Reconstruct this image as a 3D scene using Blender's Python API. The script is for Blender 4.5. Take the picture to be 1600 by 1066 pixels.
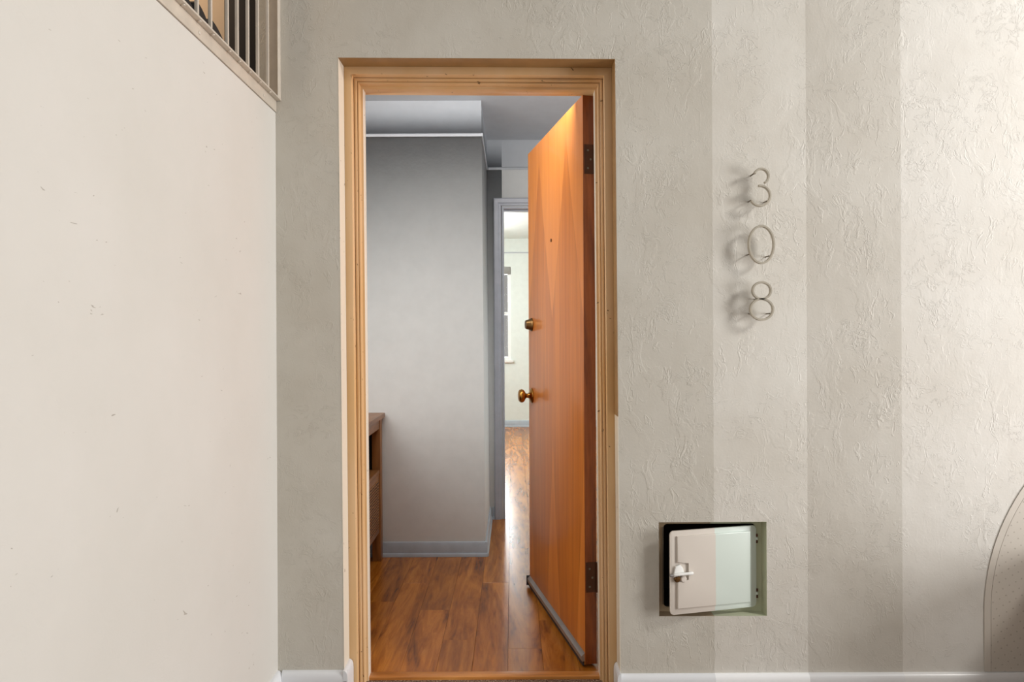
import bpy, bmesh, math, random
from mathutils import Vector, Matrix
random.seed(7)
for o in list(bpy.data.objects): bpy.data.objects.remove(o)
S = bpy.context.scene
COL = S.collection
PI = math.pi

# ------------------------------------------------------------ camera, world, lights, exposure
CAMZ = 1.182
cd = bpy.data.cameras.new('camera'); cam = bpy.data.objects.new('camera', cd); COL.objects.link(cam)
cd.sensor_width = 36.0; cd.lens = 24.0; cd.shift_y = -8/1600.0; cd.clip_start = 0.05
cam.matrix_world = (Matrix.Translation((0, 0, CAMZ)) @ Matrix.Rotation(math.radians(90), 4, 'X')
                    @ Matrix.Rotation(math.radians(-0.25), 4, 'Z'))
S.camera = cam

W = bpy.data.worlds.new('world'); S.world = W; W.use_nodes = True
wb = W.node_tree.nodes['Background']
wb.inputs['Color'].default_value = (1.0, 0.975, 0.93, 1)
wb.inputs['Strength'].default_value = 0.31

def area(name, loc, target, sx, sy, power, col):
    ld = bpy.data.lights.new(name, 'AREA'); ld.shape = 'RECTANGLE'; ld.size = sx; ld.size_y = sy
    ld.energy = power; ld.color = col
    o = bpy.data.objects.new(name, ld); COL.objects.link(o); o.location = loc
    o.rotation_euler = (Vector(target) - Vector(loc)).to_track_quat('-Z', 'Y').to_euler()
    return o
area('hall_ceiling_light', (3.55, 0.75, 2.98), (0.6, 2.2, 1.1), 0.55, 0.55, 56, (1.0, 0.97, 0.93))
area('hall_daylight', (4.3, 0.7, 0.9), (-0.5, 1.3, 0.3), 1.2, 1.6, 108, (1.0, 0.99, 0.985))
area('far_room_daylight', (-1.25, 7.0, 1.5), (1.5, 7.0, 0.6), 1.6, 1.6, 95, (0.97, 1.0, 1.0))
area('window_daylight', (-0.55, 9.5, 1.75), (-0.2, 7.0, 0.3), 1.8, 1.9, 150, (0.96, 0.99, 1.0))
area('foyer_header_fill', (-0.1, 2.50, 2.15), (-0.2, 3.8, 1.9), 1.5, 0.16, 12.5, (1.0, 0.985, 0.96))  # added fill over the door's inner side, no fixture there
area('foyer_side_fill', (-1.08, 2.62, 1.45), (0.5, 3.1, 1.0), 0.3, 1.3, 9, (1.0, 0.99, 0.97))  # added fill by the closed left wall, evens out door and floor
area('foyer_right_fill', (0.96, 3.85, 1.5), (-0.5, 3.85, 1.6), 0.8, 1.6, 7, (0.95, 0.98, 1.0))  # added fill hidden behind the door leaf, brightens the closet's side face
sp = bpy.data.lights.new('upper_landing_lamp', 'POINT'); sp.energy = 11; sp.color = (1.0, 0.72, 0.46); sp.shadow_soft_size = 0.08
spo = bpy.data.objects.new('upper_landing_lamp', sp); COL.objects.link(spo); spo.location = (-1.45, 1.98, 2.7)

S.view_settings.view_transform = 'Standard'; S.view_settings.look = 'None'
S.view_settings.gamma = 1.0; S.view_settings.use_curve_mapping = False
S.view_settings.exposure = 0.22

# ------------------------------------------------------------ materials
def srgb(r, g, b):
    f = lambda c: (c/255/12.92) if c/255 <= 0.04045 else ((c/255+0.055)/1.055)**2.4
    return (f(r), f(g), f(b), 1)

class NT:
    def __init__(s, name):
        s.m = bpy.data.materials.new(name); s.m.use_nodes = True
        s.t = s.m.node_tree; s.b = s.t.nodes['Principled BSDF']
    def n(s, typ, ins=None, **kw):
        x = s.t.nodes.new(typ)
        for k, v in kw.items(): setattr(x, k, v)
        for k, v in (ins or {}).items(): s.put(x.inputs[k], v)
        return x
    def put(s, sock, v):
        if hasattr(v, 'is_output'): s.t.links.new(v, sock)
        else: sock.default_value = v
    def math(s, op, a, b=0.0, c=0.0, clamp=False):
        x = s.t.nodes.new('ShaderNodeMath'); x.operation = op; x.use_clamp = clamp
        s.put(x.inputs[0], a); s.put(x.inputs[1], b); s.put(x.inputs[2], c); return x.outputs[0]
    def ramp(s, f, stops, interp='LINEAR'):
        x = s.t.nodes.new('ShaderNodeValToRGB'); x.color_ramp.interpolation = interp
        e = x.color_ramp.elements
        while len(e) < len(stops): e.new(0.5)
        for i, (p, c) in enumerate(stops):
            e[i].position = p; e[i].color = c if not isinstance(c, (int, float)) else (c, c, c, 1)
        s.put(x.inputs[0], f); return x.outputs[0]
    def mix(s, f, a, b, blend='MIX'):
        x = s.t.nodes.new('ShaderNodeMix'); x.data_type = 'RGBA'; x.blend_type = blend
        s.put(x.inputs[0], f); s.put(x.inputs[6], a); s.put(x.inputs[7], b); return x.outputs[2]
    def coord(s, kind='Object'):
        return s.n('ShaderNodeTexCoord').outputs[kind]
    def mapping(s, v, scale=(1,1,1), loc=(0,0,0), rot=(0,0,0)):
        x = s.n('ShaderNodeMapping', {'Vector': v}); x.inputs['Scale'].default_value = scale
        s.put(x.inputs['Location'], loc); x.inputs['Rotation'].default_value = rot; return x.outputs[0]
    def noise(s, v, scale, detail=4, rough=0.5, dist=0.0, out='Fac'):
        return s.n('ShaderNodeTexNoise', {'Vector': v, 'Scale': scale, 'Detail': detail, 'Roughness': rough, 'Distortion': dist}).outputs[out]
    def bump(s, h, strength=1.0, dist=0.01, normal=None):
        ins = {'Height': h, 'Strength': strength, 'Distance': dist}
        if normal is not None: ins['Normal'] = normal
        return s.n('ShaderNodeBump', ins).outputs[0]
    def out(s, color=None, rough=0.5, metal=0.0, normal=None, **kw):
        if color is not None: s.put(s.b.inputs['Base Color'], color)
        s.put(s.b.inputs['Roughness'], rough); s.b.inputs['Metallic'].default_value = metal
        if normal is not None: s.put(s.b.inputs['Normal'], normal)
        for k, v in kw.items(): s.put(s.b.inputs[k.replace('_', ' ')], v)
        return s.m

def simple(name, c, rough=0.5, metal=0.0, var=0.05, bump=0.0, bscale=60, **kw):
    t = NT(name); co = t.coord()
    n = t.noise(co, 14, 5, 0.6)
    d = tuple(x*(1-var*2) for x in c[:3]) + (1,); l = tuple(min(1, x*(1+var)) for x in c[:3]) + (1,)
    col = t.ramp(n, [(0.3, d), (0.7, l)])
    nrm = t.bump(t.noise(co, bscale, 5, 0.6), bump, 0.003) if bump else None
    return t.out(col, rough, metal, nrm, **kw)

def plaster(t, co, amount=1.0, fine=1.0):
    """trowelled plaster relief: raised irregular dabs with crisp broken edges, and fine scratches"""
    warp = t.n('ShaderNodeVectorMath', {0: co}, operation='ADD')
    wn = t.noise(co, 5, 3, 0.6, 0, 'Color')
    wv = t.n('ShaderNodeVectorMath', {0: wn, 'Scale': 0.09}, operation='SCALE').outputs[0]
    t.put(warp.inputs[1], wv); w = warp.outputs[0]
    a = t.noise(t.mapping(w, (1.3, 1, 0.8)), 7.5, 7, 0.62, 0.6)
    ea = t.ramp(a, [(0.52, 0), (0.545, 0.75), (0.60, 1), (0.70, 0.2)])
    b = t.noise(t.mapping(w, (1, 1, 1), (3.1, 0, 7.7), (0, 0.6, 0)), 24, 6, 0.62, 1.4)
    eb = t.ramp(b, [(0.54, 0), (0.565, 0.9), (0.64, 0.15)])
    mask = t.ramp(t.noise(co, 5.5, 3, 0.55), [(0.44, 0), (0.60, 1)])
    eb = t.math('MULTIPLY', eb, mask)
    c = t.noise(t.mapping(w, (3.2, 1, 0.9), (9, 0, 2), (0, 0.5, 0)), 12, 3, 0.5, 0.5)
    ec = t.ramp(c, [(0.60, 0), (0.615, 1), (0.66, 0)])
    mask2 = t.ramp(t.noise(co, 3.1, 2, 0.5), [(0.42, 0.15), (0.58, 1)])
    h = t.math('ADD', t.math('MULTIPLY', t.math('MULTIPLY', ea, mask2), 0.45), t.math('MULTIPLY', eb, 0.8))
    h = t.math('ADD', h, t.math('MULTIPLY', t.math('MULTIPLY', ec, mask2), 0.6))
    g = t.noise(co, 130, 4, 0.6)
    n1 = t.bump(t.noise(co, 4, 3, 0.5), 0.25*amount, 0.02)
    n2 = t.bump(g, 0.16*fine, 0.0025, n1)
    return t.bump(h, 0.42*amount, 0.0028, n2)

def x_of(t, co):
    return t.n('ShaderNodeSeparateXYZ', {0: co}).outputs

PA = srgb(204, 200, 190); PB = srgb(220, 217, 209); PC = srgb(203, 199, 190); PD = srgb(219, 216, 209)
S1, S2, S3 = 0.648, 0.9500, 1.2550
def striped(t, X, cols):
    f = t.mix(t.math('GREATER_THAN', X, S1), cols[0], cols[1])
    f = t.mix(t.math('GREATER_THAN', X, S2), f, cols[2])
    return t.mix(t.math('GREATER_THAN', X, S3), f, cols[3])

def m_wall_striped():
    t = NT('striped_plaster_paint'); co = t.coord(); X = x_of(t, co)[0]
    Xw = t.math('ADD', X, t.math('MULTIPLY', t.math('SUBTRACT', t.noise(co, 20, 2), 0.5), 0.002))
    col = striped(t, Xw, [PA, PB, PC, PD])
    mot = t.ramp(t.noise(co, 3.5, 4, 0.6), [(0.3, srgb(243, 241, 238)), (0.7, (1, 1, 1, 1))])
    col = t.mix(1.0, col, mot, 'MULTIPLY')
    return t.out(col, 0.58, 0, plaster(t, co, 1.05))
def m_wall_left():
    t = NT('smooth_stair_wall_paint'); co = t.coord()
    mot = t.ramp(t.noise(co, 2.5, 4, 0.6), [(0.3, srgb(208, 205, 198)), (0.7, srgb(213, 210, 204))])
    # a few dark scuffs
    sc = t.ramp(t.noise(t.mapping(co, (1, 1, 2.5)), 26, 2, 0.4, 1.5), [(0.755, 0), (0.775, 1)])
    col = t.mix(t.math('MULTIPLY', sc, 0.5), mot, srgb(120, 108, 92))
    return t.out(col, 0.8, 0, plaster(t, co, 0.28, 0.5))

def wood(name, dark, mid, light, axis='Y', rough=0.3, scale=1.0, coat=0.0, bump=0.15, rnd=True, stretch=9.0, dist=2.2, coat_rough=0.1):
    t = NT(name); co = t.coord()
    s = [scale*1.0]*3; i = 'XYZ'.index(axis); s[i] = scale/stretch
    v = t.mapping(co, tuple(s))
    if rnd:
        oi = t.n('ShaderNodeObjectInfo').outputs['Random']
        off = t.n('ShaderNodeCombineXYZ', {0: t.math('MULTIPLY', oi, 37.0), 1: t.math('MULTIPLY', oi, 91.0), 2: t.math('MULTIPLY', oi, 13.0)}).outputs[0]
        v = t.n('ShaderNodeVectorMath', {0: v, 1: off}, operation='ADD').outputs[0]
    big = t.noise(v, 9, 4, 0.55, dist)
    fine = t.noise(v, 45, 5, 0.68, 1.2)
    f = t.math('ADD', t.math('MULTIPLY', big, 0.64), t.math('MULTIPLY', fine, 0.36))
    col = t.ramp(f, [(0.32, dark), (0.45, mid), (0.60, light), (0.76, mid)])
    if rnd:
        tone = t.ramp(oi, [(0, (0.86, 0.86, 0.86, 1)), (1, (1.08, 1.08, 1.08, 1))])
        col = t.mix(1.0, col, tone, 'MULTIPLY')
    nrm = t.bump(fine, bump, 0.0015)
    m = t.out(col, rough, 0, nrm)
    t.b.inputs['Coat Weight'].default_value = coat; t.b.inputs['Coat Roughness'].default_value = coat_rough
    return m

def m_door_face():
    t = NT('matched_flame_veneer'); co = t.coord(); o = x_of(t, co); X, Z = o[0], o[2]
    tt = t.math('DIVIDE', t.math('SUBTRACT', 2.0, Z), 2.0)       # 0 at the top, 1 at the bottom
    w = t.ramp(tt, [(0.03, 0.0), (0.14, 0.055/0.25), (0.40, 0.215/0.25), (0.62, 0.215/0.25)])
    w2 = t.ramp(tt, [(0.56, 0.0), (0.76, 0.05/0.25), (1.0, 0.115/0.25)])
    w = t.math('MULTIPLY', t.math('SUBTRACT', w, w2), 0.25)
    dd = t.math('PINGPONG', t.math('ADD', X, 0.81-0.205), 0.2025)
    wob = t.math('MULTIPLY', t.math('SUBTRACT', t.noise(t.mapping(co, (1, 1, 0.5)), 5, 1), 0.5), 0.012)
    dd = t.math('ADD', dd, wob)
    df = t.math('SUBTRACT', w, dd)
    mask = t.ramp(t.math('ADD', t.math('MULTIPLY', df, 10.0), 0.5), [(0.48, 0), (0.52, 1)])
    gl = t.noise(t.mapping(co, (1, 1, 0.05)), 26, 4, 0.6, 0.5)
    gd = t.noise(t.mapping(co, (1, 1, 0.035), (4, 2, 1)), 34, 4, 0.6, 0.7)
    cl = t.ramp(gl, [(0.3, srgb(208, 122, 48)), (0.7, srgb(224, 140, 60))])
    cdk = t.ramp(gd, [(0.3, srgb(184, 103, 36)), (0.68, srgb(211, 126, 46))])
    col = t.mix(mask, cl, cdk)
    edge = t.ramp(t.math('ABSOLUTE', t.math('MULTIPLY', df, 100.0)), [(0.0, 0.84), (0.5, 1.0)])
    col = t.mix(1.0, col, edge, 'MULTIPLY')
    m = t.out(col, 0.42, 0, t.bump(gl, 0.05, 0.001))
    t.b.inputs['Coat Weight'].default_value = 0.35; t.b.inputs['Coat Roughness'].default_value = 0.13
    return m

def m_casing():
    t = NT('tan_painted_frame'); co = t.coord()
    n = t.noise(t.mapping(co, (1, 1, 0.3)), 5, 3, 0.5)
    col = t.ramp(n, [(0.35, srgb(215, 173, 119)), (0.65, srgb(222, 188, 147))])
    ch = t.ramp(t.noise(co, 60, 2, 0.4, 0.5), [(0.735, 0), (0.75, 1)])
    col = t.mix(t.math('MULTIPLY', ch, 0.8), col, srgb(95, 60, 30))
    return t.out(col, 0.5, 0, t.bump(t.noise(co, 90, 3), 0.06, 0.002))
def m_cream_edge():
    t = NT('cream_reveal_paint'); co = t.coord()
    ch = t.ramp(t.noise(co, 70, 2, 0.4, 0.5), [(0.73, 0), (0.75, 1)])
    col = t.mix(t.math('MULTIPLY', ch, 0.6), srgb(232, 224, 208), srgb(120, 95, 65))
    return t.out(col, 0.4, 0, t.bump(t.noise(co, 80, 3), 0.1, 0.002))
def m_carpet():
    t = NT('brown_flecked_carpet'); co = t.coord()
    n = t.noise(co, 170, 3, 0.7)
    col = t.ramp(n, [(0.35, srgb(60, 42, 34)), (0.5, srgb(125, 98, 80)), (0.66, srgb(190, 170, 150))])
    return t.out(col, 0.95, 0, t.bump(n, 0.8, 0.01))
def m_baseboard_striped():
    t = NT('white_striped_baseboard_paint'); co = t.coord(); X = x_of(t, co)[0]
    col = striped(t, X, [srgb(226, 228, 231), srgb(246, 247, 248), srgb(218, 218, 219), srgb(222, 221, 220)])
    return t.out(col, 0.3, 0, t.bump(t.noise(co, 40, 3), 0.08, 0.003))
def m_hatch(name, a, b, world_x):
    t = NT(name); co = t.coord(); X = x_of(t, co)[0]
    f = t.math('GREATER_THAN', X, world_x)
    return t.out(t.mix(f, a, b), 0.3, 0, t.bump(t.noise(co, 60, 3), 0.05, 0.002))
def m_perforated():
    t = NT('smooth_perforated_paint'); co = t.coord(); o = x_of(t, co)
    rot = t.mapping(co, (1, 1, 1), (0, 0, 0), (0, math.radians(28), 0)); r = x_of(t, rot)
    cx = t.math('SUBTRACT', t.math('FRACT', t.math('MULTIPLY', r[0], 42)), 0.5)
    cz = t.math('SUBTRACT', t.math('FRACT', t.math('MULTIPLY', r[2], 42)), 0.5)
    jn = t.noise(co, 30, 2)
    cx = t.math('ADD', cx, t.math('MULTIPLY', t.math('SUBTRACT', jn, 0.5), 0.7))
    d = t.math('SQRT', t.math('ADD', t.math('MULTIPLY', cx, cx), t.math('MULTIPLY', cz, cz)))
    dot = t.ramp(d, [(0.05, 1), (0.13, 0)])
    col = t.mix(t.math('MULTIPLY', dot, 0.45), srgb(206, 199, 188), srgb(120, 108, 92))
    return t.out(col, 0.28, 0, t.bump(dot, -0.3, 0.002))

def m_weave():
    t = NT('woven_cane'); co = t.coord()
    w1 = t.n('ShaderNodeTexWave', {'Vector': t.mapping(co, (1, 1, 1)), 'Scale': 22, 'Distortion': 2.5, 'Detail': 2, 'Detail Scale': 2.0}, wave_type='BANDS', bands_direction='Z').outputs['Fac']
    col = t.ramp(w1, [(0.15, srgb(70, 40, 18)), (0.6, srgb(140, 92, 46)), (0.9, srgb(168, 118, 64))])
    return t.out(col, 0.6, 0, t.bump(w1, 0.6, 0.006))

M = {}
M['wall'] = m_wall_striped(); M['wall_left'] = m_wall_left(); M['casing'] = m_casing(); M['cream'] = m_cream_edge()
M['shaded_brown_return'] = simple('shaded_brown_return_paint', srgb(160, 124, 78), 0.5, var=0.08, bump=0.1)  # brown paint with the soffit's shade mixed into its colour
M['carpet'] = m_carpet(); M['base_striped'] = m_baseboard_striped()
M['base_blue'] = simple('blue_grey_baseboard_paint', srgb(176, 186, 196), 0.35, bump=0.08)
M['trim_blue'] = simple('blue_grey_trim_paint', srgb(172, 175, 184), 0.35, bump=0.06)
M['inner_wall'] = simple('pale_grey_wall_paint', srgb(207, 208, 206), 0.55, var=0.02, bump=0.04, bscale=35)
M['inner_upper'] = simple('cool_grey_ceiling_paint', srgb(186, 190, 195), 0.7, var=0.02, bump=0.04, bscale=30)
M['far_wall'] = simple('pale_green_white_paint', srgb(222, 228, 222), 0.6, var=0.02)
M['white'] = simple('white_gloss_paint', srgb(236, 236, 232), 0.3, var=0.02)
M['veneer'] = m_door_face()
M['door_edge'] = wood('door_edge_wood', srgb(96, 44, 14), srgb(138, 70, 26), srgb(166, 90, 38), 'Z', 0.4, 1.2, 0.2, rnd=False)
M['plank'] = wood('acacia_plank', srgb(96, 48, 6), srgb(154, 88, 20), srgb(192, 120, 40), 'Y', 0.24, 0.8, 0.0, bump=0.0015, stretch=8.0, dist=3.0, coat_rough=0.15)
M['plank'].node_tree.nodes['Principled BSDF'].inputs['Specular IOR Level'].default_value = 0.6
M['subfloor'] = simple('dark_joint_board', srgb(60, 34, 16), 0.8)
M['threshold'] = wood('oak_threshold', srgb(150, 92, 38), srgb(190, 122, 56), srgb(214, 148, 76), 'X', 0.35, 1.2, 0.2, rnd=False)
M['cab_wood'] = wood('brown_cabinet_wood', srgb(92, 56, 26), srgb(132, 86, 42), srgb(158, 108, 58), 'Z', 0.4, 1.2, 0.1, rnd=False)
M['cab_top'] = wood('brown_cabinet_top_wood', srgb(92, 56, 26), srgb(130, 84, 42), srgb(160, 108, 58), 'Y', 0.4, 1.2, 0.1, rnd=False)
M['weave'] = m_weave()
M['dark_wood'] = simple('near_black_wood', srgb(34, 25, 19), 0.6)
M['brass'] = simple('aged_brass', srgb(176, 128, 62), 0.22, 1.0, var=0.12)
M['bronze'] = simple('tarnished_bronze', srgb(128, 98, 62), 0.35, 1.0, var=0.12)
M['hinge'] = simple('painted_over_hinge', srgb(84, 48, 26), 0.4, 0.3, var=0.15, bump=0.2)
M['alu'] = simple('brushed_aluminium', srgb(176, 174, 172), 0.35, 0.75, var=0.05)
M['rubber'] = simple('dark_rubber', srgb(52, 48, 46), 0.6)
M['nickel'] = simple('satin_number_metal', srgb(188, 181, 166), 0.35, 0.15, var=0.05)
M['pin'] = simple('dark_pin_metal', srgb(120, 112, 98), 0.5, 0.4)
M['rail'] = simple('rail_paint', srgb(206, 196, 182), 0.4, var=0.06, bump=0.1)
M['screw'] = simple('painted_screw', srgb(214, 206, 194), 0.35, 0.2)
M['landing_wall'] = simple('cream_landing_wall', srgb(228, 206, 180), 0.7, var=0.02)
M['dark_mat'] = simple('black_rubber_mat', srgb(26, 20, 20), 0.6)
M['perf'] = m_perforated()
M['perf_rim'] = simple('smooth_rim_paint', srgb(208, 201, 190), 0.3, var=0.02)
M['shade_box'] = wood('red_brown_shade_box_wood', srgb(70, 34, 22), srgb(104, 56, 38), srgb(128, 74, 50), 'X', 0.35, 1.0, 0.2, rnd=False)
M['dark_inside'] = simple('dark_box_inside', srgb(34, 24, 16), 0.8)
g = NT('window_glass'); g.b.inputs['Transmission Weight'].default_value = 1.0
gt = g.n('ShaderNodeBsdfTransparent'); gg = g.n('ShaderNodeBsdfGlossy', {'Roughness': 0.02}); fr = g.n('ShaderNodeFresnel', {'IOR': 1.45})
mx = g.n('ShaderNodeMixShader', {0: fr.outputs[0], 1: gt.outputs[0], 2: gg.outputs[0]})
g.t.links.new(mx.outputs[0], g.t.nodes['Material Output'].inputs['Surface']); M['glass'] = g.m
# ------------------------------------------------------------ mesh helpers
def tag(o, label=None, cat=None, group=None, kind=None):
    if label: o['label'] = label
    if cat: o['category'] = cat
    if group: o['group'] = group
    if kind: o['kind'] = kind
    return o
def empty(name, loc, label=None, cat=None, group=None, kind=None):
    o = bpy.data.objects.new(name, None); COL.objects.link(o); o.location = loc; o.empty_display_size = 0.05
    return tag(o, label, cat, group, kind)
class MB:
    """collects geometry in world coordinates (or local ones for rotated parents)"""
    def __init__(s): s.bm = bmesh.new(); s.mi = 0
    def box(s, x0, x1, y0, y1, z0, z1, bev=0.0):
        vs = [s.bm.verts.new((x, y, z)) for x in (x0, x1) for y in (y0, y1) for z in (z0, z1)]
        F = [(0,1,3,2), (4,6,7,5), (0,4,5,1), (2,3,7,6), (0,2,6,4), (1,5,7,3)]
        fs = [s.bm.faces.new([vs[i] for i in f]) for f in F]
        for f in fs: f.material_index = s.mi
        if bev:
            es = set(e for f in fs for e in f.edges)
            bmesh.ops.bevel(s.bm, geom=list(es), offset=bev, segments=2, profile=0.6, affect='EDGES')
        return s
    def quad(s, *p):
        f = s.bm.faces.new([s.bm.verts.new(q) for q in p]); f.material_index = s.mi; return s
    def prism(s, poly, vec, bev=0.0, segs=2, front_only=False):
        """closed polygon (3D points) extruded by vec"""
        a = [s.bm.verts.new(p) for p in poly]; b = [s.bm.verts.new(Vector(p)+Vector(vec)) for p in poly]
        fs = [s.bm.faces.new(a), s.bm.faces.new(b[::-1])]
        n = len(a)
        for i in range(n): fs.append(s.bm.faces.new([a[i], b[i], b[(i+1) % n], a[(i+1) % n]]))
        for f in fs: f.material_index = s.mi
        if bev:
            es = set(fs[1].edges) if front_only else set(fs[0].edges) | set(fs[1].edges)
            bmesh.ops.bevel(s.bm, geom=list(es), offset=bev, segments=segs, profile=0.5, affect='EDGES')
        return s
    def lathe(s, prof, origin, axis, seg=32):
        """prof = [(distance along axis, radius)...]"""
        ax = Vector(axis).normalized(); u = ax.orthogonal().normalized(); v = ax.cross(u); o = Vector(origin)
        rings = []
        for d, r in prof:
            if r < 1e-6: rings.append([s.bm.verts.new(o+ax*d)])
            else: rings.append([s.bm.verts.new(o+ax*d+(u*math.cos(2*PI*k/seg)+v*math.sin(2*PI*k/seg))*r) for k in range(seg)])
        for a, b in zip(rings, rings[1:]):
            for k in range(seg):
                k2 = (k+1) % seg
                q = [a[k % len(a)], a[k2 % len(a)], b[k2 % len(b)], b[k % len(b)]]
                qq = []
                for x in q:
                    if x not in qq: qq.append(x)
                if len(qq) >= 3:
                    f = s.bm.faces.new(qq); f.material_index = s.mi; f.smooth = True
        for r, fl in ((rings[0], True), (rings[-1], False)):
            if len(r) > 2:
                f = s.bm.faces.new(r[::-1] if fl else r); f.material_index = s.mi
        return s
    def tube(s, p, q, r, seg=12):
        p, q = Vector(p), Vector(q); return s.lathe([(0, r), ((q-p).length, r)], p, q-p, seg)
    def ribbon(s, path, closed, wr, wd, dvec):
        """strip of rectangular section following a path in a plane: wr = in-plane width, wd = depth along dvec"""
        n = len(path); rings = []
        dv = Vector(dvec).normalized()
        for i, p in enumerate(path):
            p = Vector(p)
            a = Vector(path[(i-1) % n]) if closed or i > 0 else p
            b = Vector(path[(i+1) % n]) if closed or i < n-1 else p
            t = (b-a).normalized(); nn = t.cross(dv).normalized()
            c = 0.7
            off = [(-1, -c), (-c, -1), (c, -1), (1, -c), (1, c), (c, 1), (-c, 1), (-1, c)]
            rings.append([s.bm.verts.new(p + nn*(wr/2*u) + dv*(wd/2*w)) for u, w in off])
        m = len(rings[0])
        for i in range(n if closed else n-1):
            a, b = rings[i], rings[(i+1) % n]
            for k in range(m):
                f = s.bm.faces.new([a[k], a[(k+1) % m], b[(k+1) % m], b[k]]); f.smooth = True; f.material_index = s.mi
        if not closed:
            s.bm.faces.new(rings[0][::-1]); s.bm.faces.new(rings[-1])
        return s
    def build(s, name, mats, parent=None, kind=None, local=False, smooth=False, sharp=True):
        bmesh.ops.recalc_face_normals(s.bm, faces=s.bm.faces)
        if not local and parent is not None:
            off = Vector((0, 0, 0)); p = parent
            while p is not None: off += p.location; p = p.parent
            bmesh.ops.translate(s.bm, verts=s.bm.verts, vec=-off)
        me = bpy.data.meshes.new(name); s.bm.to_mesh(me); s.bm.free()
        if smooth:
            for f in me.polygons: f.use_smooth = True
        me.set_sharp_from_angle(angle=math.radians(38))
        for m in (mats if isinstance(mats, (list, tuple)) else [mats]): me.materials.append(m)
        o = bpy.data.objects.new(name, me); COL.objects.link(o)
        if parent is not None: o.parent = parent
        if kind: o['kind'] = kind
        return o

# ------------------------------------------------------------ main numbers
YW = 2.20                      # face of the entrance wall
XC = -0.759                    # stair side wall face
TL, TR = CAMZ+0.8995, CAMZ+0.8914          # opening head, left and right (out of square)
def xl(z): return -0.546 - 0.011*z/2.08
def xr(z): return 0.3457 - 0.0097*z/2.08
WT = 3.5                       # wall top
YB = 2.44                      # back of the entrance wall
HX0, HX1, HZ0, HZ1 = 0.4705, 0.8175, CAMZ-0.906, CAMZ-0.603   # hatch recess
SILL = 1.955                   # upper landing floor

# ------------------------------------------------------------ entrance wall
b = MB()
def fq(x0, x1, z0, z1, y=YW):
    b.quad((x0, y, z0), (x1, y, z0), (x1, y, z1), (x0, y, z1))
zb = -0.02
b.quad((-0.822, YW, zb), (xl(0), YW, zb), (xl(2.08), YW, TL), (xl(2.08), YW, WT), (-0.822, YW, WT))
b.quad((xl(2.08), YW, TL), (xr(2.08), YW, TR), (xr(2.08), YW, WT), (xl(2.08), YW, WT))
b.quad((xr(0), YW, zb), (HX0, YW, zb), (HX0, YW, WT), (xr(2.08), YW, WT), (xr(2.08), YW, TR))
fq(HX0, HX1, zb, HZ0); fq(HX0, HX1, HZ1, WT); fq(HX1, 4.6, zb, WT)
# reveals of the door opening, back to the frame
b.quad((xl(0), YW, zb), (xl(2.08), YW, TL), (xl(2.08), YB, TL), (xl(0), YB, zb))
b.quad((xr(0), YW, zb), (xr(0), YB, zb), (xr(2.08), YB, TR), (xr(2.08), YW, TR))
b.quad((xl(2.08), YW, TL), (xr(2.08), YW, TR), (xr(2.08), YB, TR), (xl(2.08), YB, TL))
# back, sides, top
b.quad((-0.822, YB, zb), (-0.822, YB, WT), (xl(2.08), YB, WT), (xl(2.08), YB, TL), (xl(0), YB, zb))
b.quad((xl(2.08), YB, TL), (xl(2.08), YB, WT), (xr(2.08), YB, WT), (xr(2.08), YB, TR))
b.quad((xr(0), YB, zb), (xr(2.08), YB, TR), (xr(2.08), YB, WT), (4.6, YB, WT), (4.6, YB, zb))
b.quad((-0.822, YW, zb), (-0.822, YW, WT), (-0.822, YB, WT), (-0.822, YB, zb))
b.quad((4.6, YW, zb), (4.6, YB, zb), (4.6, YB, WT), (4.6, YW, WT))
b.quad((-0.822, YW, WT), (4.6, YW, WT), (4.6, YB, WT), (-0.822, YB, WT))
bmesh.ops.remove_doubles(b.bm, verts=b.bm.verts, dist=1e-5)
b.build('wall_back', M['wall'], kind='structure')

# carpeted hall floor
MB().box(-0.74, 4.6, -1.6, 2.352, -0.06, 0.0).build('floor_hall', M['carpet'], kind='structure')
# stair side wall, stops at the upper landing
sw = MB().box(-0.86, XC, -1.6, YW, -0.06, CAMZ+0.7225).build('wall_left', M['wall_left'], kind='structure')
# upper landing
MB().box(-3.4, -0.862, -1.6, 2.365, SILL-0.2, SILL-0.03).build('floor_landing', M['dark_wood'], kind='structure')
MB().box(-3.4, -0.955, 2.37, 2.435, SILL-0.2, WT).build('wall_landing', M['landing_wall'], kind='structure')
MB().box(-3.5, -3.4, -1.6, 2.43, SILL-0.2, WT).build('wall_landing_side', M['landing_wall'], kind='structure')
d3 = empty('door_3', (-0.9, 2.22, SILL-0.03), kind='structure')
MB().box(-0.93, -0.824, 2.215, 2.26, SILL-0.03, 3.3, 0.003).build('leaf', M['dark_wood'], d3)

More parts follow.
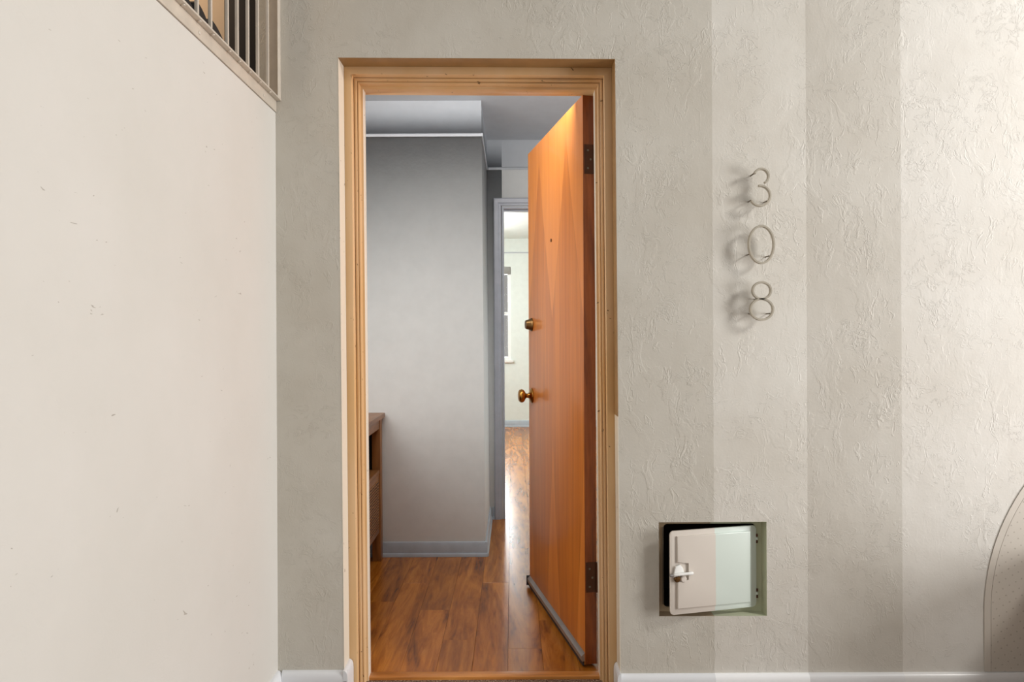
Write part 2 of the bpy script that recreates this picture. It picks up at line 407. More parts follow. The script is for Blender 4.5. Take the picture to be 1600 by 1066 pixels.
# ------------------------------------------------------------ cream return strips and stepped frame
prof = [(0.0, 2.27), (0.0252, 2.27), (0.0252, 2.308), (0.0272, 2.308), (0.0272, 2.30), (0.0345, 2.30), (0.0345, 2.320), (0.0360, 2.320), (0.0360, 2.312), (0.0412, 2.312), (0.0412, 2.34), (0.0485, 2.34), (0.0485, 2.382)]
t1 = empty('trim_1', (-0.105, 2.3, 0), kind='structure')
def sweep_profile(pts, side):
    b = MB(); bm = b.bm
    back = 2.4375
    P = [(-0.0, back)] + pts + [(pts[-1][0], back)] if False else pts + [(pts[-1][0], 2.382), (pts[-1][0]-0.0125, 2.382), (pts[-1][0]-0.0125, back), (0.0, back)]
    # merge duplicates
    Q = []
    for p in P:
        if not Q or (abs(Q[-1][0]-p[0]) + abs(Q[-1][1]-p[1])) > 1e-6: Q.append(p)
    def pt(o, y, which):
        e = 0.0006
        if which == 'lb': return (xl(0)+o+e, y, 0.0)
        if which == 'lt': return (xl(2.08-o)+o+e, y, TL-o-e)
        if which == 'rt': return (xr(2.08-o)-o-e, y, TR-o-e)
        if which == 'rb': return (xr(0)-o-e, y, 0.0)
    a, c = {'left': ('lb', 'lt'), 'head': ('lt', 'rt'), 'right': ('rt', 'rb')}[side]
    A = [bm.verts.new(pt(o, y, a)) for o, y in Q]; C = [bm.verts.new(pt(o, y, c)) for o, y in Q]
    n = len(Q); F = []
    for i in range(n): F.append(bm.faces.new([A[i], A[(i+1) % n], C[(i+1) % n], C[i]]))
    bm.faces.new(A[::-1]); bm.faces.new(C)
    bm.normal_update()
    es = [e for i, f in enumerate(F[:len(pts)-1]) for e in f.edges if len(e.link_faces) == 2 and
          all(l in F for l in e.link_faces)]
    es = list(set(es))
    bmesh.ops.bevel(bm, geom=es, offset=0.0008, segments=2, profile=0.5, affect='EDGES', clamp_overlap=True)
    return b
for side, nm in (('left', 'jamb'), ('head', 'head'), ('right', 'jamb')):
    o = sweep_profile(prof, side).build(nm, [M['casing'], M['cream']], t1)
    # the innermost stop is painted cream-white on the jambs
    if side != 'head':
        for p in o.data.polygons:
            if p.center.y + 2.3 > 2.341 and abs(p.normal.x) > 0.5: p.material_index = 1
# cream painted strips on the plaster reveals
def ret(pa, pb, dirv, mat):
    b = MB(); d = Vector(dirv)*0.0012; e = Vector(dirv)*0.0002
    q = [Vector((pa[0], YW-.0006, pa[1])), Vector((pb[0], YW-.0006, pb[1])), Vector((pb[0], 2.2695, pb[1])), Vector((pa[0], 2.2695, pa[1]))]
    b.prism([v+e for v in q], d); return b.build('painted_return', M[mat], t1)
ret((xl(0), 0), (xl(2.08), TL-.0015), (1, 0, 0), 'cream')
ret((xr(0), 0), (xr(.92), .92), (-1, 0, 0), 'cream')
ret((xr(.92), .92), (xr(2.08), TR-.0015), (-1, 0, 0), 'shaded_brown_return')
ret((xl(2.08)+.0001, TL), (xr(2.08)-.0001, TR), (0, 0, -1), 'shaded_brown_return')

# threshold strip
MB().box(xl(0)+0.037, xr(0)-0.037, 2.346, 2.386, -0.02, 0.0105, 0.004).build('threshold', M['threshold'], t1)

# ------------------------------------------------------------ hall baseboards
def board(name, p0, p1, out, h, th, mat, shoe=0.0, parent=None):
    """rounded-top baseboard between two floor points, thickness towards out"""
    p0, p1, out = Vector(p0), Vector(p1), Vector(out)
    prof = [(0.0, 0.0), (th, 0.0), (th, h-0.030), (th*0.93, h-0.015), (th*0.72, h-0.006), (th*0.35, h-0.001), (0.0, h)]
    if shoe: prof = [(0.0, 0.0), (th+shoe, 0.0), (th+shoe, 0.012), (th+shoe*0.6, 0.018), (th, 0.02), (th, h-0.012), (th*0.6, h-0.002), (0.0, h)]
    b = MB(); d = p1-p0
    b.prism([p0+out*o+Vector((0, 0, z)) for o, z in prof], d)
    for f in b.bm.faces: f.smooth = len(f.verts) == 4
    return b.build(name, mat, parent, kind=None if parent else 'structure')
bl = board('baseboard_left', (XC, -1.6, 0), (XC, YW-0.002, 0), (1, 0, 0), 0.108, 0.016, M['base_striped'])
b2 = board('baseboard_back_left', (XC+0.0155, YW, 0), (xl(0)+0.012, YW, 0), (0, -1, 0), 0.108, 0.016, M['base_striped'])
board('baseboard_return', (xl(0)+.001, YW-0.016, 0), (xl(0)+.001, 2.268, 0), (1, 0, 0), 0.112, 0.014, M['base_striped'], parent=None)
b3 = board('baseboard_back_right', (xr(0)-0.012, YW, 0), (4.6, YW, 0), (0, -1, 0), 0.0925, 0.016, M['base_striped'])
board('baseboard_return_right', (xr(0)-.001, YW-0.016, 0), (xr(0)-.001, 2.268, 0), (-1, 0, 0), 0.098, 0.012, M['base_striped'])

# ------------------------------------------------------------ entrance door leaf
LX, LY = 0.255, 2.428
d1 = empty('door_1', (LX, LY, 0.0), kind='structure'); d1.rotation_euler = (0, 0, math.atan2(0.976, -0.2168))
LW, LT, LZ0, LZ1 = 0.812, 0.0445, 0.0105, CAMZ+0.857
b = MB(); b.box(0, LW, -LT, 0, LZ0, LZ1, 0.0012)
leaf = b.build('leaf', [M['veneer'], M['door_edge']], d1, local=True)
for p in leaf.data.polygons:
    if abs(p.normal.y) < 0.7: p.material_index = 1
def sub(mb, name, mat, **k): return mb.build(name, mat, leaf, local=True, **k)
# knob with rose
kz, ku = 0.905, 0.752
sub(MB().lathe([(0, .035), (.004, .0355), (.008, .031), (.012, .020), (.016, .0135)], (ku, 0, kz), (0, 1, 0)), 'rose', M['brass'])
sub(MB().lathe([(.012, .0125), (.020, .0105), (.028, .0105), (.033, .015), (.037, .023), (.043, .0295), (.051, .0315), (.058, .0295), (.063, .023), (.0655, .012), (.066, 0)], (ku, 0, kz), (0, 1, 0)), 'knob', M['brass'])
dz = 1.234
sub(MB().lathe([(0, .031), (.003, .0315), (.006, .029), (.010, .0255), (.027, .0205), (.030, .019), (.031, .012), (.0295, 0)], (ku, 0, dz), (0, 1, 0)), 'deadbolt', M['bronze'])
sub(MB().lathe([(0, .0075), (.002, .0075), (.003, .0045), (.0015, 0)], (.4165, 0, 1.578), (0, 1, 0), 16), 'peephole', M['hinge'])
for z0, z1 in ((CAMZ+.576, CAMZ+.681), (CAMZ-.915, CAMZ-.808)):
    hb = sub(MB().box(-0.0022, 0.0, -LT+.001, -.004, z0, z1, .0008), 'hinge', M['hinge'])
    for k in range(3):
        zz = z0+.02+k*.032
        b = MB(); b.lathe([(0, .004), (.001, .0036), (.0016, .002), (.0016, 0)], (-.0022, -.018 - (.01 if k == 1 else 0), zz), (-1, 0, 0), 10)
        sub(b, 'screw', M['pin'])
# hinge knuckles on the jamb side
for z0, z1 in ((CAMZ+.576, CAMZ+.681), (CAMZ-.915, CAMZ-.808)):
    sub(MB().tube((-.004, -LT-.002, z0), (-.004, -LT-.002, z1), .006), 'hinge_knuckle', M['hinge'])
# sweep along the foot
sw_ = MB(); sw_.prism([(0.004, 0, .021), (0.004, .010, .021), (0.004, .0125, .026), (0.004, .0125, .040), (0.004, .004, .047), (0.004, 0, .052)], (LW-.006, 0, 0))
sub(sw_, 'door_sweep', M['alu'])
sub(MB().box(.004, LW-.004, .003, .008, .006, .021), 'sweep_seal', M['rubber'])
sub(MB().box(LW+.0005, LW+.004, -.012, .016, .006, .052, .001), 'sweep_end_cap', M['rubber'])
sub(MB().box(LW-.0005, LW+.001, -.034, -.010, kz-.028, kz+.028, .0004), 'latch_plate', M['brass'])

# ------------------------------------------------------------ foyer shell
CEIL = 2.448
YR, YF = 3.67, 4.41
RT, RB_ = -0.160, -0.148
RAILZ = CAMZ+1.083
def xret(z): return RB_ + (RT-RB_)*z/CEIL
# floor with planks
fl = MB().box(-1.30, 2.1, 2.388, 8.98, -0.06, -0.008).build('floor', M['subfloor'], kind='structure')
pw, pl = 0.127, 1.215
pm = MB(); pm.box(-pw/2+.0004, pw/2-.0004, -pl/2+.0004, pl/2-.0004, -0.008, 0.0)
es = [e for e in pm.bm.edges if all(abs(v.co.z) < 1e-6 for v in e.verts)]
bmesh.ops.bevel(pm.bm, geom=es, offset=.0005, segments=1, affect='EDGES')
p0 = pm.build('plank', M['plank'], fl, local=True); pmesh = p0.data
first = True
known = {0: 2.58, -1: 3.27, -2: 2.655, -3: 2.947, -4: 3.27}     # end joints seen in the photograph, by row
ends = {}
for i in range(-9, 16):
    xc = -0.02 + pw*(i+0.5)
    if xc-pw/2 < -1.29: continue
    if xc+pw/2 > 2.08: break
    y0 = known.get(i, None)
    if y0 is None: y0 = 2.39 + random.random()*pl
    while y0 > 2.392: y0 -= pl
    while y0 < 8.85:
        a, c = max(y0, 2.389), min(y0+pl, 8.86)
        if c-a > 0.03:
            if first: o = p0; first = False
            else: o = bpy.data.objects.new('plank', pmesh); COL.objects.link(o); o.parent = fl
            if c-a < pl-1e-4:
                me = pmesh.copy(); s_ = (c-a)/pl
                for v in me.vertices: v.co.y *= s_
                o.data = me
            o.location = (xc, (a+c)/2, 0)
        y0 += pl
def slab(name, x0, x1, y0, y1, z0, z1, mat): return MB().box(x0, x1, y0, y1, z0, z1).build(name, mat, kind='structure')
slab('ceiling', -1.30, 1.15, 2.442, 4.46, CEIL, CEIL+0.1, M['inner_upper'])
def two_tone(name, faces):  # faces: list of (quad points lower part, upper part)
    pass
def wall_block(name, x0f, x1f, y0, y1, zmax=CEIL):
    b = MB()
    for (za, zb_, mi) in ((-.008, RAILZ, 0), (RAILZ, zmax, 1)):
        b.mi = mi
        P = [(x0f(za), y0, za), (x1f(za), y0, za), (x1f(za), y1, za), (x0f(za), y1, za)]
        Q = [(x0f(zb_), y0, zb_), (x1f(zb_), y0, zb_), (x1f(zb_), y1, zb_), (x0f(zb_), y1, zb_)]
        for k in range(4): b.quad(P[k], P[(k+1) % 4], Q[(k+1) % 4], Q[k])
    b.mi = 0; b.quad(*P); b.mi = 0
    bmesh.ops.remove_doubles(b.bm, verts=b.bm.verts, dist=1e-5)
    return b.build(name, [M['inner_wall'], M['inner_upper']], kind='structure')
wall_block('wall_closet', lambda z: -1.30, xret, YR, YF+.12)
wall_block('wall_foyer_left', lambda z: -1.30, lambda z: -1.14, 2.442, YR-.0005)
wall_block('wall_foyer_right', lambda z: 0.98, lambda z: 1.14, 2.442, YF)
DL, DR, DH = -0.0496, 0.76, CAMZ+0.8225
wall_block('wall_partition', lambda z: xret(z)+.0005, lambda z: DL-.012, YF, YF+.12)
wall_block('wall_partition_right', lambda z: DR+.012, lambda z: 1.14, YF, YF+.12)
b = MB()
for za, zb_, mi in ((DH+.012, RAILZ, 0), (RAILZ, CEIL, 1)):
    b.mi = mi; b.box(DL-.012, DR+.012, YF, YF+.12, za, zb_)
b.build('wall_partition_top', [M['inner_wall'], M['inner_upper']], kind='structure')
# picture rails
def rail(name, p0, p1, out):
    p0, p1, out = Vector(p0), Vector(p1), Vector(out)
    pr = [(0, -.010), (.004, -.010), (.0065, -.004), (.0065, .002), (.003, .006), (0, .008)]
    b = MB(); b.prism([p0+out*o+Vector((0, 0, z)) for o, z in pr], p1-p0); return b.build(name, M['inner_upper'], kind='structure')
rail('trim_2', (-1.14, YR, RAILZ), (xret(RAILZ)+.008, YR, RAILZ), (0, -1, 0))
rail('trim_3', (xret(RAILZ), YR-.008, RAILZ), (xret(RAILZ), YF, RAILZ), (1, 0, 0))
rail('trim_4', (xret(RAILZ)+.01, YF, RAILZ), (.98, YF, RAILZ), (0, -1, 0))
# inner baseboards
board('baseboard_foyer', (-1.139, YR, 0), (RB_+.012, YR, 0), (0, -1, 0), .078, .012, M['base_blue'], .008)
board('baseboard_return_side', (RB_, YR-.010, 0), (RB_, YF-.001, 0), (1, 0, 0), .078, .012, M['base_blue'], .006)
board('baseboard_partition', (RB_+.02, YF, 0), (-.119, YF, 0), (0, -1, 0), .078, .012, M['base_blue'], .006)
# inner doorway frame
t5 = empty('trim_5', (0.35, YF, 0), kind='structure')
def cas(nm, poly_o):
    pass
cp = [(0, 0), (0, -.016), (.006, -.020), (.030, -.018), (.034, -.012), (.048, -.010), (.048, 0)]   # (from outer edge inward, y offset)
CO = .0664
def cpt(o, y, w):
    o = o*CO/.048 if False else o
    L, R, T = DL-.0664, DR+.0664, DH+.0664
    return {'lb': (L+o, YF+y, 0), 'lt': (L+o, YF+y, T-o), 'rt': (R-o, YF+y, T-o), 'rb': (R-o, YF+y, 0)}[w]
for a, c, nm in (('lb', 'lt', 'casing_side'), ('lt', 'rt', 'casing_head'), ('rt', 'rb', 'casing_side')):
    b = MB(); A = [b.bm.verts.new(cpt(o, y, a)) for o, y in cp]; C = [b.bm.verts.new(cpt(o, y, c)) for o, y in cp]
    for i in range(len(cp)): b.bm.faces.new([A[i], A[(i+1) % len(cp)], C[(i+1) % len(cp)], C[i]])
    b.bm.faces.new(A); b.bm.faces.new(C[::-1]); b.build(nm, M['trim_blue'], t5)
b = MB().box(DL-.0118, DL, YF-.004, YF+.12, 0, DH); b.build('jamb', M['trim_blue'], t5)
b = MB().box(DR, DR+.0118, YF-.004, YF+.12, 0, DH); b.build('jamb', M['trim_blue'], t5)
b = MB().box(DL-.0118, DR+.0118, YF-.004, YF+.12, DH, DH+.0118); b.build('head_jamb', M['trim_blue'], t5)
b = MB().box(DL, DR, YF+.04, YF+.075, DH-.011, DH); b.build('stop', M['trim_blue'], t5)

# ------------------------------------------------------------ far room
YE = 8.87
WX0, WX1, WZ0, WZ1 = -1.15, -0.012, CAMZ-.316, CAMZ+.90
slab('ceiling_far', -1.30, 2.1, 4.53, 8.98, CEIL, CEIL+.1, M['far_wall'])
b = MB()
b.box(-1.30, WX0, YE, YE+.12, -.008, CEIL); b.box(WX1, 2.1, YE, YE+.12, -.008, CEIL)
b.box(WX0, WX1, YE, YE+.12, -.008, WZ0); b.box(WX0, WX1, YE, YE+.12, WZ1, CEIL)
b.build('wall_far', M['far_wall'], kind='structure')
slab('wall_far_left', -1.42, -1.30, 2.442, YE+.12, -.008, CEIL, M['far_wall'])
slab('wall_far_right', 2.1, 2.2, 4.41, YE+.12, -.008, CEIL, M['far_wall'])
slab('wall_far_near', 1.141, 2.1, YF, YF+.12, -.008, CEIL, M['far_wall'])
rail('trim_6', (-1.30, YE, RAILZ), (2.1, YE, RAILZ), (0, -1, 0))
board('baseboard_far', (-1.30, YE, 0), (2.1, YE, 0), (0, -1, 0), .085, .014, M['base_blue'], .006)
w1 = empty('window_1', ((WX0+WX1)/2, YE, WZ0), kind='structure')
b = MB()
for x0, x1, z0, z1 in ((WX0, WX0+.04, WZ0, WZ1), (WX1-.04, WX1, WZ0, WZ1), (WX0+.04, WX1-.04, WZ0, WZ0+.04), (WX0+.04, WX1-.04, WZ1-.04, WZ1), (WX0+.04, WX1-.04, (WZ0+WZ1)/2-.018, (WZ0+WZ1)/2+.018)):
    b.box(x0, x1, YE+.03, YE+.08, z0, z1, .002)
b.build('window_frame', M['white'], w1)
MB().box(WX0+.041, WX1-.041, YE+.054, YE+.058, WZ0+.041, (WZ0+WZ1)/2-.019).build('pane', M['glass'], w1)
MB().box(WX0+.041, WX1-.041, YE+.054, YE+.058, (WZ0+WZ1)/2+.019, WZ1-.041).build('pane', M['glass'], w1)
MB().box(WX0-.03, WX1+.028, YE-.035, YE+.03, WZ0-.03, WZ0+.001, .004).build('sill', M['white'], w1)
MB().box(WX0+.005, WX1-.004, YE+.002, YE+.026, WZ1-.10, WZ1-.002, .003).build('blind_headrail', M['alu'], w1)

# ------------------------------------------------------------ cabinet in the foyer
CX, CY0, CY1 = -0.694, 2.78, 3.64
cb = empty('cabinet', (-0.9, 3.2, 0), 'brown wooden cabinet with cane panel and open shelf, inside left of the doorway', 'cabinet')
MB().box(-1.125, -.681, CY0-.01, 3.655, .750, .774, .003).build('top', M['cab_top'], cb)
for x0, x1 in ((-1.12, -1.075), (CX-.045, CX)):
    for y0, y1 in ((CY0, CY0+.05), (CY1-.055, CY1)):
        MB().box(x0, x1, y0, y1, 0, .749, .003).build('leg', M['cab_wood'], cb)
MB().box(CX-.022, CX-.004, CY0+.051, CY1-.056, .697, .749, .002).build('apron', M['cab_top'], cb)
MB().box(-1.115, CX-.004, CY0+.051, CY1-.056, .462, .483, .002).build('shelf', M['cab_top'], cb)
MB().box(-1.115, CX-.024, CY0+.051, CY1-.056, .152, .170, .002).build('bottom_board', M['cab_top'], cb)
MB().box(-1.118, -1.108, CY0+.051, CY1-.056, .171, .749).build('back_panel', M['dark_wood'], cb)
MB().box(-1.074, CX-.046, CY1-.03, CY1-.018, .171, .749).build('side_panel', M['dark_wood'], cb)
MB().box(-1.074, CX-.046, CY0+.018, CY0+.03, .171, .749).build('side_panel', M['cab_wood'], cb)
for y0, y1 in ((CY0+.053, (CY0+CY1)/2-.002), ((CY0+CY1)/2+.002, CY1-.058)):
    dr = MB().box(CX-.022, CX-.006, y0, y1, .153, .460, .002).build('door', M['cab_top'], cb)
    b = MB().box(-.001, .003, -((y1-y0)/2-.03), (y1-y0)/2-.03, -.125, .125)
    o = b.build('cane_panel', M['weave'], None); o.parent = dr; o.location = (CX-.006+.9, (y0+y1)/2-3.2, .3065)

# ------------------------------------------------------------ railing above the stair wall
rl = empty('railing', (-0.75, 1.2, CAMZ+.728), 'off-white metal railing of thin upright bars on top of the left wall', 'railing')
LEDGE = CAMZ+.760
MB().box(-.86, XC+.004, -1.6, YW-.001, CAMZ+.7242, LEDGE-.0005, .001).build('trim_board', M['rail'], rl)
MB().box(-.84, -.7395, -1.6, YW-.001, LEDGE, LEDGE+.0055, .001).build('ledge_strip', M['rail'], rl)
xs = [310, 331, 357, 372.5, 389, 404.5, 420]
ys = [.7555*1067/(800-x)-.002 for x in xs]
ys += [ys[0]-.08*k for k in range(1, 14)]
bm_ = MB().box(-.0042, .0042, -.0042, .0042, 0, 1.0, .001).build('bar', M['rail'], rl, local=True)
sc_ = MB().lathe([(0, .0048), (.0015, .0044), (.0026, .0025), (.0028, 0)], (0, 0, 0), (0, 0, -1), 12).build('screw', M['screw'], rl, local=True)
for i, y in enumerate(ys):
    for k, src in enumerate((bm_, sc_)):
        o = src if i == 0 else bpy.data.objects.new(src.name.split('.')[0], src.data)
        if i: COL.objects.link(o); o.parent = rl
        o.location = (-.7555+.75, y-1.2, LEDGE+.0056-rl.location.z) if k == 0 else (-.7465+.75, y-.004-1.2, LEDGE-.0002-rl.location.z)
for y in (2.085, 1.655, 1.2, .75):
    MB().lathe([(0, .005), (.0015, .0045), (.0028, .0025), (.003, 0)], (XC+.0042, y, LEDGE-.022), (1, 0, 0), 12).build('screw', M['screw'], rl)
MB().box(-.773, -.7436, 2.186, YW-.0006, LEDGE+.006, 2.95, .0006).build('end_post', M['rail'], rl)
MB().box(-.7434, -.7410, 2.172, YW-.0006, LEDGE+.006, 2.95, .0006).build('post_lip', M['rail'], rl)
MB().box(-.775, -.735, -1.6, YW-.001, 2.955, 2.98, .003).build('top_rail', M['rail'], rl)
# dark rolled mat edge lying behind the bars
mb = MB(); pts = []
def hump(y):
    h = 0.0
    for a, c, hh in ((1.35, 1.50, .05), (1.50, ys[0], .06), (ys[0], ys[1]+.004, .052), (ys[1]+.006, ys[2]-.01, .040)):
        if a <= y <= c:
            u = (y-a)/(c-a); h = max(h, .019*(u < .98) + .6*hh*(1-u**2.2)*(min(1, u*6+.35)))
    return h
yy = [1.35+(ys[2]-.008-1.35)*k/60 for k in range(61)]
poly = [(-.7605, yy[0], LEDGE+.006)] + [(-.7605, y, LEDGE+.006+hump(y)) for y in yy] + [(-.7605, yy[-1], LEDGE+.006)]
mb.prism(poly, (-.018, 0, 0))
tag(mb.build('mat', M['dark_mat']), 'black scalloped rolled mat edge behind the railing bars at the upper left', 'mat')

# ------------------------------------------------------------ house numbers
YN = 2.170; K = YN/1067.0
def px(x, y): # helper to lay out the numerals on their plane, metres
    return (x-800)*K, CAMZ-(y-525)*K
rr = math.radians(0.25)
def pxn(x, y):
    dx, dy = x-800, y-525
    x2 = 800 + dx*math.cos(rr) - dy*math.sin(rr); y2 = 525 + dy*math.cos(rr) + dx*math.sin(rr)
    return px(x2, y2)
def arc(cx, cy, rx, ry, a0, a1, n=40, closed=False):
    X, Z = pxn(cx, cy); out = []
    for k in range(n if closed else n+1):
        a = math.radians(a0+(a1-a0)*k/n); out.append((X+rx*K*math.cos(a), YN, Z+ry*K*math.sin(a)))
    return out
def numeral(label, arcs, pins, base):
    X, Z = pxn(*base)
    r = empty('house_number', (X, YW, Z), label, 'number', 'house numbers beside the doorway')
    for (args, closed) in arcs:
        MB().ribbon(arc(*args, closed=closed), closed, .0070, .0130, (0, 1, 0)).build('numeral_strip' , M['nickel'], r)
    for p in pins:
        X, Z = pxn(*p); MB().tube((X, YN+.003, Z), (X, YW-.0008, Z), .0022, 10).build('standoff_pin', M['pin'], r)
numeral('thin metal numeral 3, topmost of the three house numbers right of the doorway',
        [((1189.4, 275.6, 11.3, 11.6, 158, -62), False), ((1187.6, 306.0, 15.6, 15.6, 98, -152), False)], [(1177.8, 271.5), (1174, 312.8), (1198.5, 314)], (1188, 322))
numeral('thin metal numeral 0, an oval between the 3 and the 8 right of the doorway',
        [((1189.6, 382.2, 19.4, 29.0, 0, 360), True)], [(1172, 397), (1202, 400)], (1189.6, 412))
numeral('thin metal numeral 8, lowest of the three house numbers right of the doorway',
        [((1190.2, 454.2, 14.2, 13.0, 0, 360), True), ((1190.1, 483.6, 17.6, 16.2, 0, 360), True)], [(1175.5, 490), (1203.5, 490), (1184, 467)], (1190, 500))

# ------------------------------------------------------------ wall hatch
hy = 2.240
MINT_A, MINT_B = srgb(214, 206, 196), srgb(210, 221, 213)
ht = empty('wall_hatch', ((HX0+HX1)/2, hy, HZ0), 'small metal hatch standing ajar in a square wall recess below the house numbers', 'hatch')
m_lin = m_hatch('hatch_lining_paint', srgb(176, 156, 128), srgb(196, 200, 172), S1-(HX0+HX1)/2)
b = MB()
b.quad((HX0, YW-.0003, HZ0), (HX1, YW-.0003, HZ0), (HX1-.002, hy, HZ0), (HX0, hy, HZ0))
b.quad((HX0, YW-.0003, HZ1), (HX0, hy, HZ1), (HX1-.002, hy, HZ1), (HX1, YW-.0003, HZ1))
b.quad((HX0, YW-.0003, HZ0), (HX0, hy, HZ0), (HX0, hy, HZ1), (HX0, YW-.0003, HZ1))
b.quad((HX1, YW-.0003, HZ0), (HX1, YW-.0003, HZ1), (HX1-.002, hy, HZ1), (HX1-.002, hy, HZ0))
bmesh.ops.remove_doubles(b.bm, verts=b.bm.verts, dist=1e-5)
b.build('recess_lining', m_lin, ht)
# face plate with rounded opening
OX0, OX1, OZ0, OZ1 = .494, .794, CAMZ-.892, CAMZ-.619
def rrect(x0, x1, z0, z1, r, n=6):
    out = []
    for cx, cz, a0 in ((x1-r, z1-r, 0), (x0+r, z1-r, 90), (x0+r, z0+r, 180), (x1-r, z0+r, 270)):
        for k in range(n+1):
            a = math.radians(a0+90*k/n); out.append((cx+r*math.cos(a), cz+r*math.sin(a)))
    return out
inner = rrect(OX0, OX1, OZ0, OZ1, .012)
outer = [(HX1-.002, HZ1), (HX0, HZ1), (HX0, HZ0), (HX1-.002, HZ0)]
b = MB(); n = 7
def lay(y):
    I = [b.bm.verts.new((x, y, z)) for x, z in inner]; O = [b.bm.verts.new((x, y, z)) for x, z in outer]; return I, O
I, O = lay(hy-.0005)
for q in range(4):
    for k in range(6): b.bm.faces.new([O[q], I[q*n+k], I[q*n+k+1]])
    b.bm.faces.new([O[q], I[q*n+6], I[((q+1) % 4)*n], O[(q+1) % 4]])
I2 = [b.bm.verts.new((x, hy+.006, z)) for x, z in inner]
for k in range(len(I)): b.bm.faces.new([I[k], I2[k], I2[(k+1) % len(I)], I[(k+1) % len(I)]])
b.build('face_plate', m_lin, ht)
b = MB()
D = .17
b.quad((OX0, hy+.006, OZ0), (OX0, hy+.006, OZ1), (OX0, hy+D, OZ1), (OX0, hy+D, OZ0))
b.quad((OX1, hy+.006, OZ0), (OX1, hy+.006, OZ1), (OX1, hy+D, OZ1), (OX1, hy+D, OZ0))
b.quad((OX0, hy+.006, OZ0), (OX1, hy+.006, OZ0), (OX1, hy+D, OZ0), (OX0, hy+D, OZ0))
b.quad((OX0, hy+.006, OZ1), (OX1, hy+.006, OZ1), (OX1, hy+D, OZ1), (OX0, hy+D, OZ1))
b.quad((OX0, hy+D, OZ0), (OX1, hy+D, OZ0), (OX1, hy+D, OZ1), (OX0, hy+D, OZ1))
b.build('box_inside', M['dark_inside'], ht)
MB().box(OX0-.004, OX0-.001, hy-.004, hy-.0006, OZ0+.01, OZ1-.01, .0004).build('strike_strip', M['pin'], ht)
# leaf hinged on the right: local x from hinge to free edge
HL = .304; ang = math.atan2(2.167-2.2345, .4955-.792)
hx, hyy, hz0, hz1 = .7925, 2.2345, CAMZ-.8868-HZ0, CAMZ-.6218-HZ0
frame = Matrix.Rotation(ang, 4, 'Z')
def placed(mb, name, mat, parent=None):
    return mb.build(name, mat, parent or ht, local=True)
# local axes: x towards the free (left) edge, y: after rotation by ~193 deg, +y points towards the camera
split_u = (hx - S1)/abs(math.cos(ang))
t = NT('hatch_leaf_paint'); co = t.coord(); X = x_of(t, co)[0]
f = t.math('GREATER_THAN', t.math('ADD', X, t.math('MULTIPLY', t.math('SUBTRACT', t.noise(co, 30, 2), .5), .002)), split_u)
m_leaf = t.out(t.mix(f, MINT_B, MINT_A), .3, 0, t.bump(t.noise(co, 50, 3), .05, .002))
b = MB(); b.prism([(x, 0, z) for x, z in rrect(0.0, HL, hz0, hz1, .011)], (0, .006, 0), .0022, 2)
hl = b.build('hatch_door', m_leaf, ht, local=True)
hl.location = (hx-ht.location.x, hyy-ht.location.y, 0); hl.rotation_euler = (0, 0, ang)
i_ = .018; nz = (hz0+hz1)/2
NX, NZ0, NZ1 = HL-.064, nz-.026, nz+.032
pts = [(i_+.006, hz0+i_), (HL-.022, hz0+i_), (HL-.022, NZ0), (NX, NZ0), (NX, NZ1), (HL-.022, NZ1), (HL-.022, hz1-.016), (i_+.006, hz1-.016)]
b = MB(); b.prism([(x, .0058, z) for x, z in pts], (0, .0060, 0), .0030, 3, front_only=True)
b.build('pressed_panel', m_leaf, hl, local=True)
# latch
lx = HL-.028
b = MB(); b.prism([(lx-.020, .006, nz-.006), (lx+.020, .006, nz-.012), (lx+.012, .006, nz+.022), (lx-.004, .006, nz+.027), (lx-.014, .006, nz+.014)], (0, .007, 0), .0018)
b.build('latch_plate', M['white'], hl, local=True)
b = MB(); b.lathe([(0, .003), (.004, .0055), (.030, .0042), (.048, .0048), (.060, .0058), (.066, .0045), (.068, 0)], (HL-.006, .018, nz-.002), (-1, .02, .02), 14)
b.build('latch_lever', M['white'], hl, local=True)
b = MB(); b.lathe([(0, .010), (.006, .011), (.010, .008), (.011, 0)], (lx+.006, .006, nz-.018), (0, 1, 0), 18); b.build('latch_pivot', M['bronze'], hl, local=True)
b = MB(); b.lathe([(0, .011), (.006, .011), (.009, .008), (.010, 0)], (lx-.015, .006, nz-.020), (0, 1, 0), 18); b.build('latch_boss', m_leaf, hl, local=True)
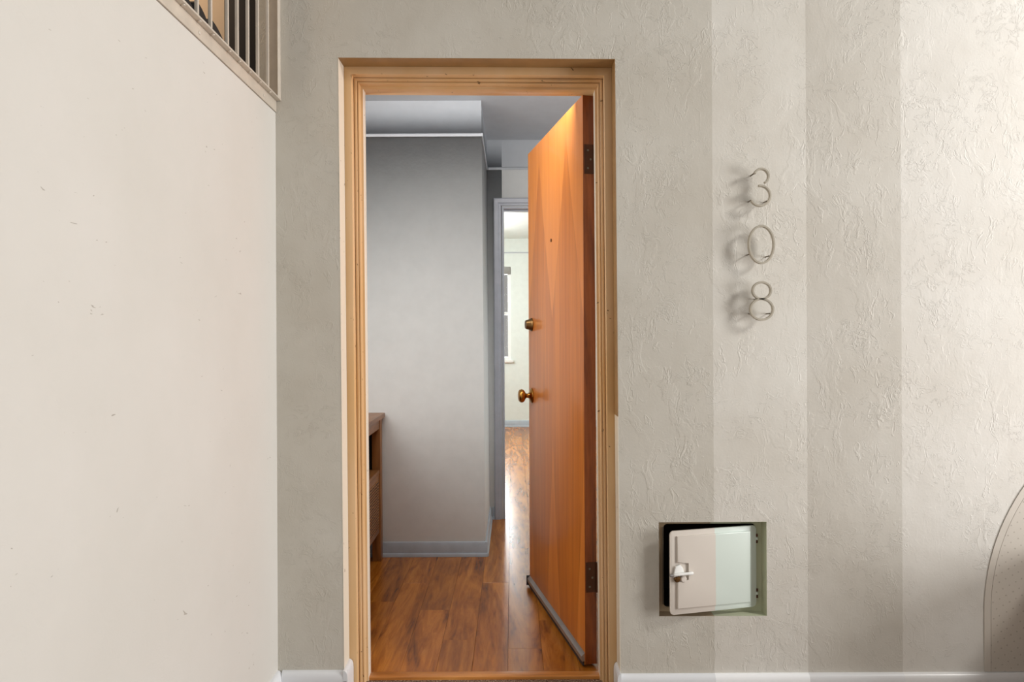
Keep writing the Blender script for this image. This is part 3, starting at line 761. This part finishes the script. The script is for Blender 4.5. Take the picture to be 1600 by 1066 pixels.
b = MB(); b.lathe([(0, .0045), (.010, .0045), (.012, .003), (.0122, 0)], (HL-.006, .016, nz-.004), (1, 0, 0), 12); b.build('latch_tip', M['alu'], hl, local=True)
for z0 in (hz0+.028, hz1-.058):
    for k in range(3):
        b = MB(); b.tube((-.003, .004, z0+k*.0105), (-.003, .004, z0+k*.0105+.008), .0042, 10); b.build('hinge_knuckle', M['hinge'] if k != 1 else m_leaf, hl, local=True)

# ------------------------------------------------------------ arched perforated panel at the right
ax_, az_, R_ = 2.216, .285, .699
def arch(r, y, z_end): return [(ax_-r, y, z_end)] + [(ax_+r*math.cos(PI-PI*k/64), y, az_+r*math.sin(PI-PI*k/64)) for k in range(65)] + [(ax_+r, y, z_end)]
ap = empty('arched_panel', (ax_, YW, .0945), 'smooth arched panel with tiny holes fixed to the wall at the right edge', 'panel')
b = MB(); b.prism(arch(R_-.021, YW-.001, .0945), (0, -.0018, 0), .0006); b.build('perforated_sheet', M['perf'], ap)
# rim
A = arch(R_, 0, .0945); B = arch(R_-.020, 0, .0945); b = MB()
for y in (0,):
    va = [[b.bm.verts.new((p[0], yv, p[2])) for p in q] for q, yv in ((A, YW-.001), (A, YW-.0025), (B, YW-.0025), (B, YW-.001))]
    for k in range(len(A)-1):
        for j in range(4): b.bm.faces.new([va[j][k], va[j][k+1], va[(j+1) % 4][k+1], va[(j+1) % 4][k]])
    for k in (0, len(A)-1): b.bm.faces.new([va[j][k] for j in range(4)])
b.build('rim', M['perf_rim'], ap)

# low chest added out of view at the right, to shade the foot of the wall
ch = empty('shade_box', (2.2, 1.95, 0), 'unseen red-brown wooden chest standing against the wall beyond the right edge', 'shade_box')
MB().box(1.76, 2.6, 1.74, 2.165, .47, .50, .004).build('lid', M['shade_box'], ch)
MB().box(1.79, 2.57, 1.77, 2.155, .06, .469, .004).build('body', M['shade_box'], ch)
for x in (1.84, 2.50):
    for y in (1.78, 2.09): MB().box(x, x+.06, y, y+.06, 0, .0595, .003).build('foot', M['shade_box'], ch)
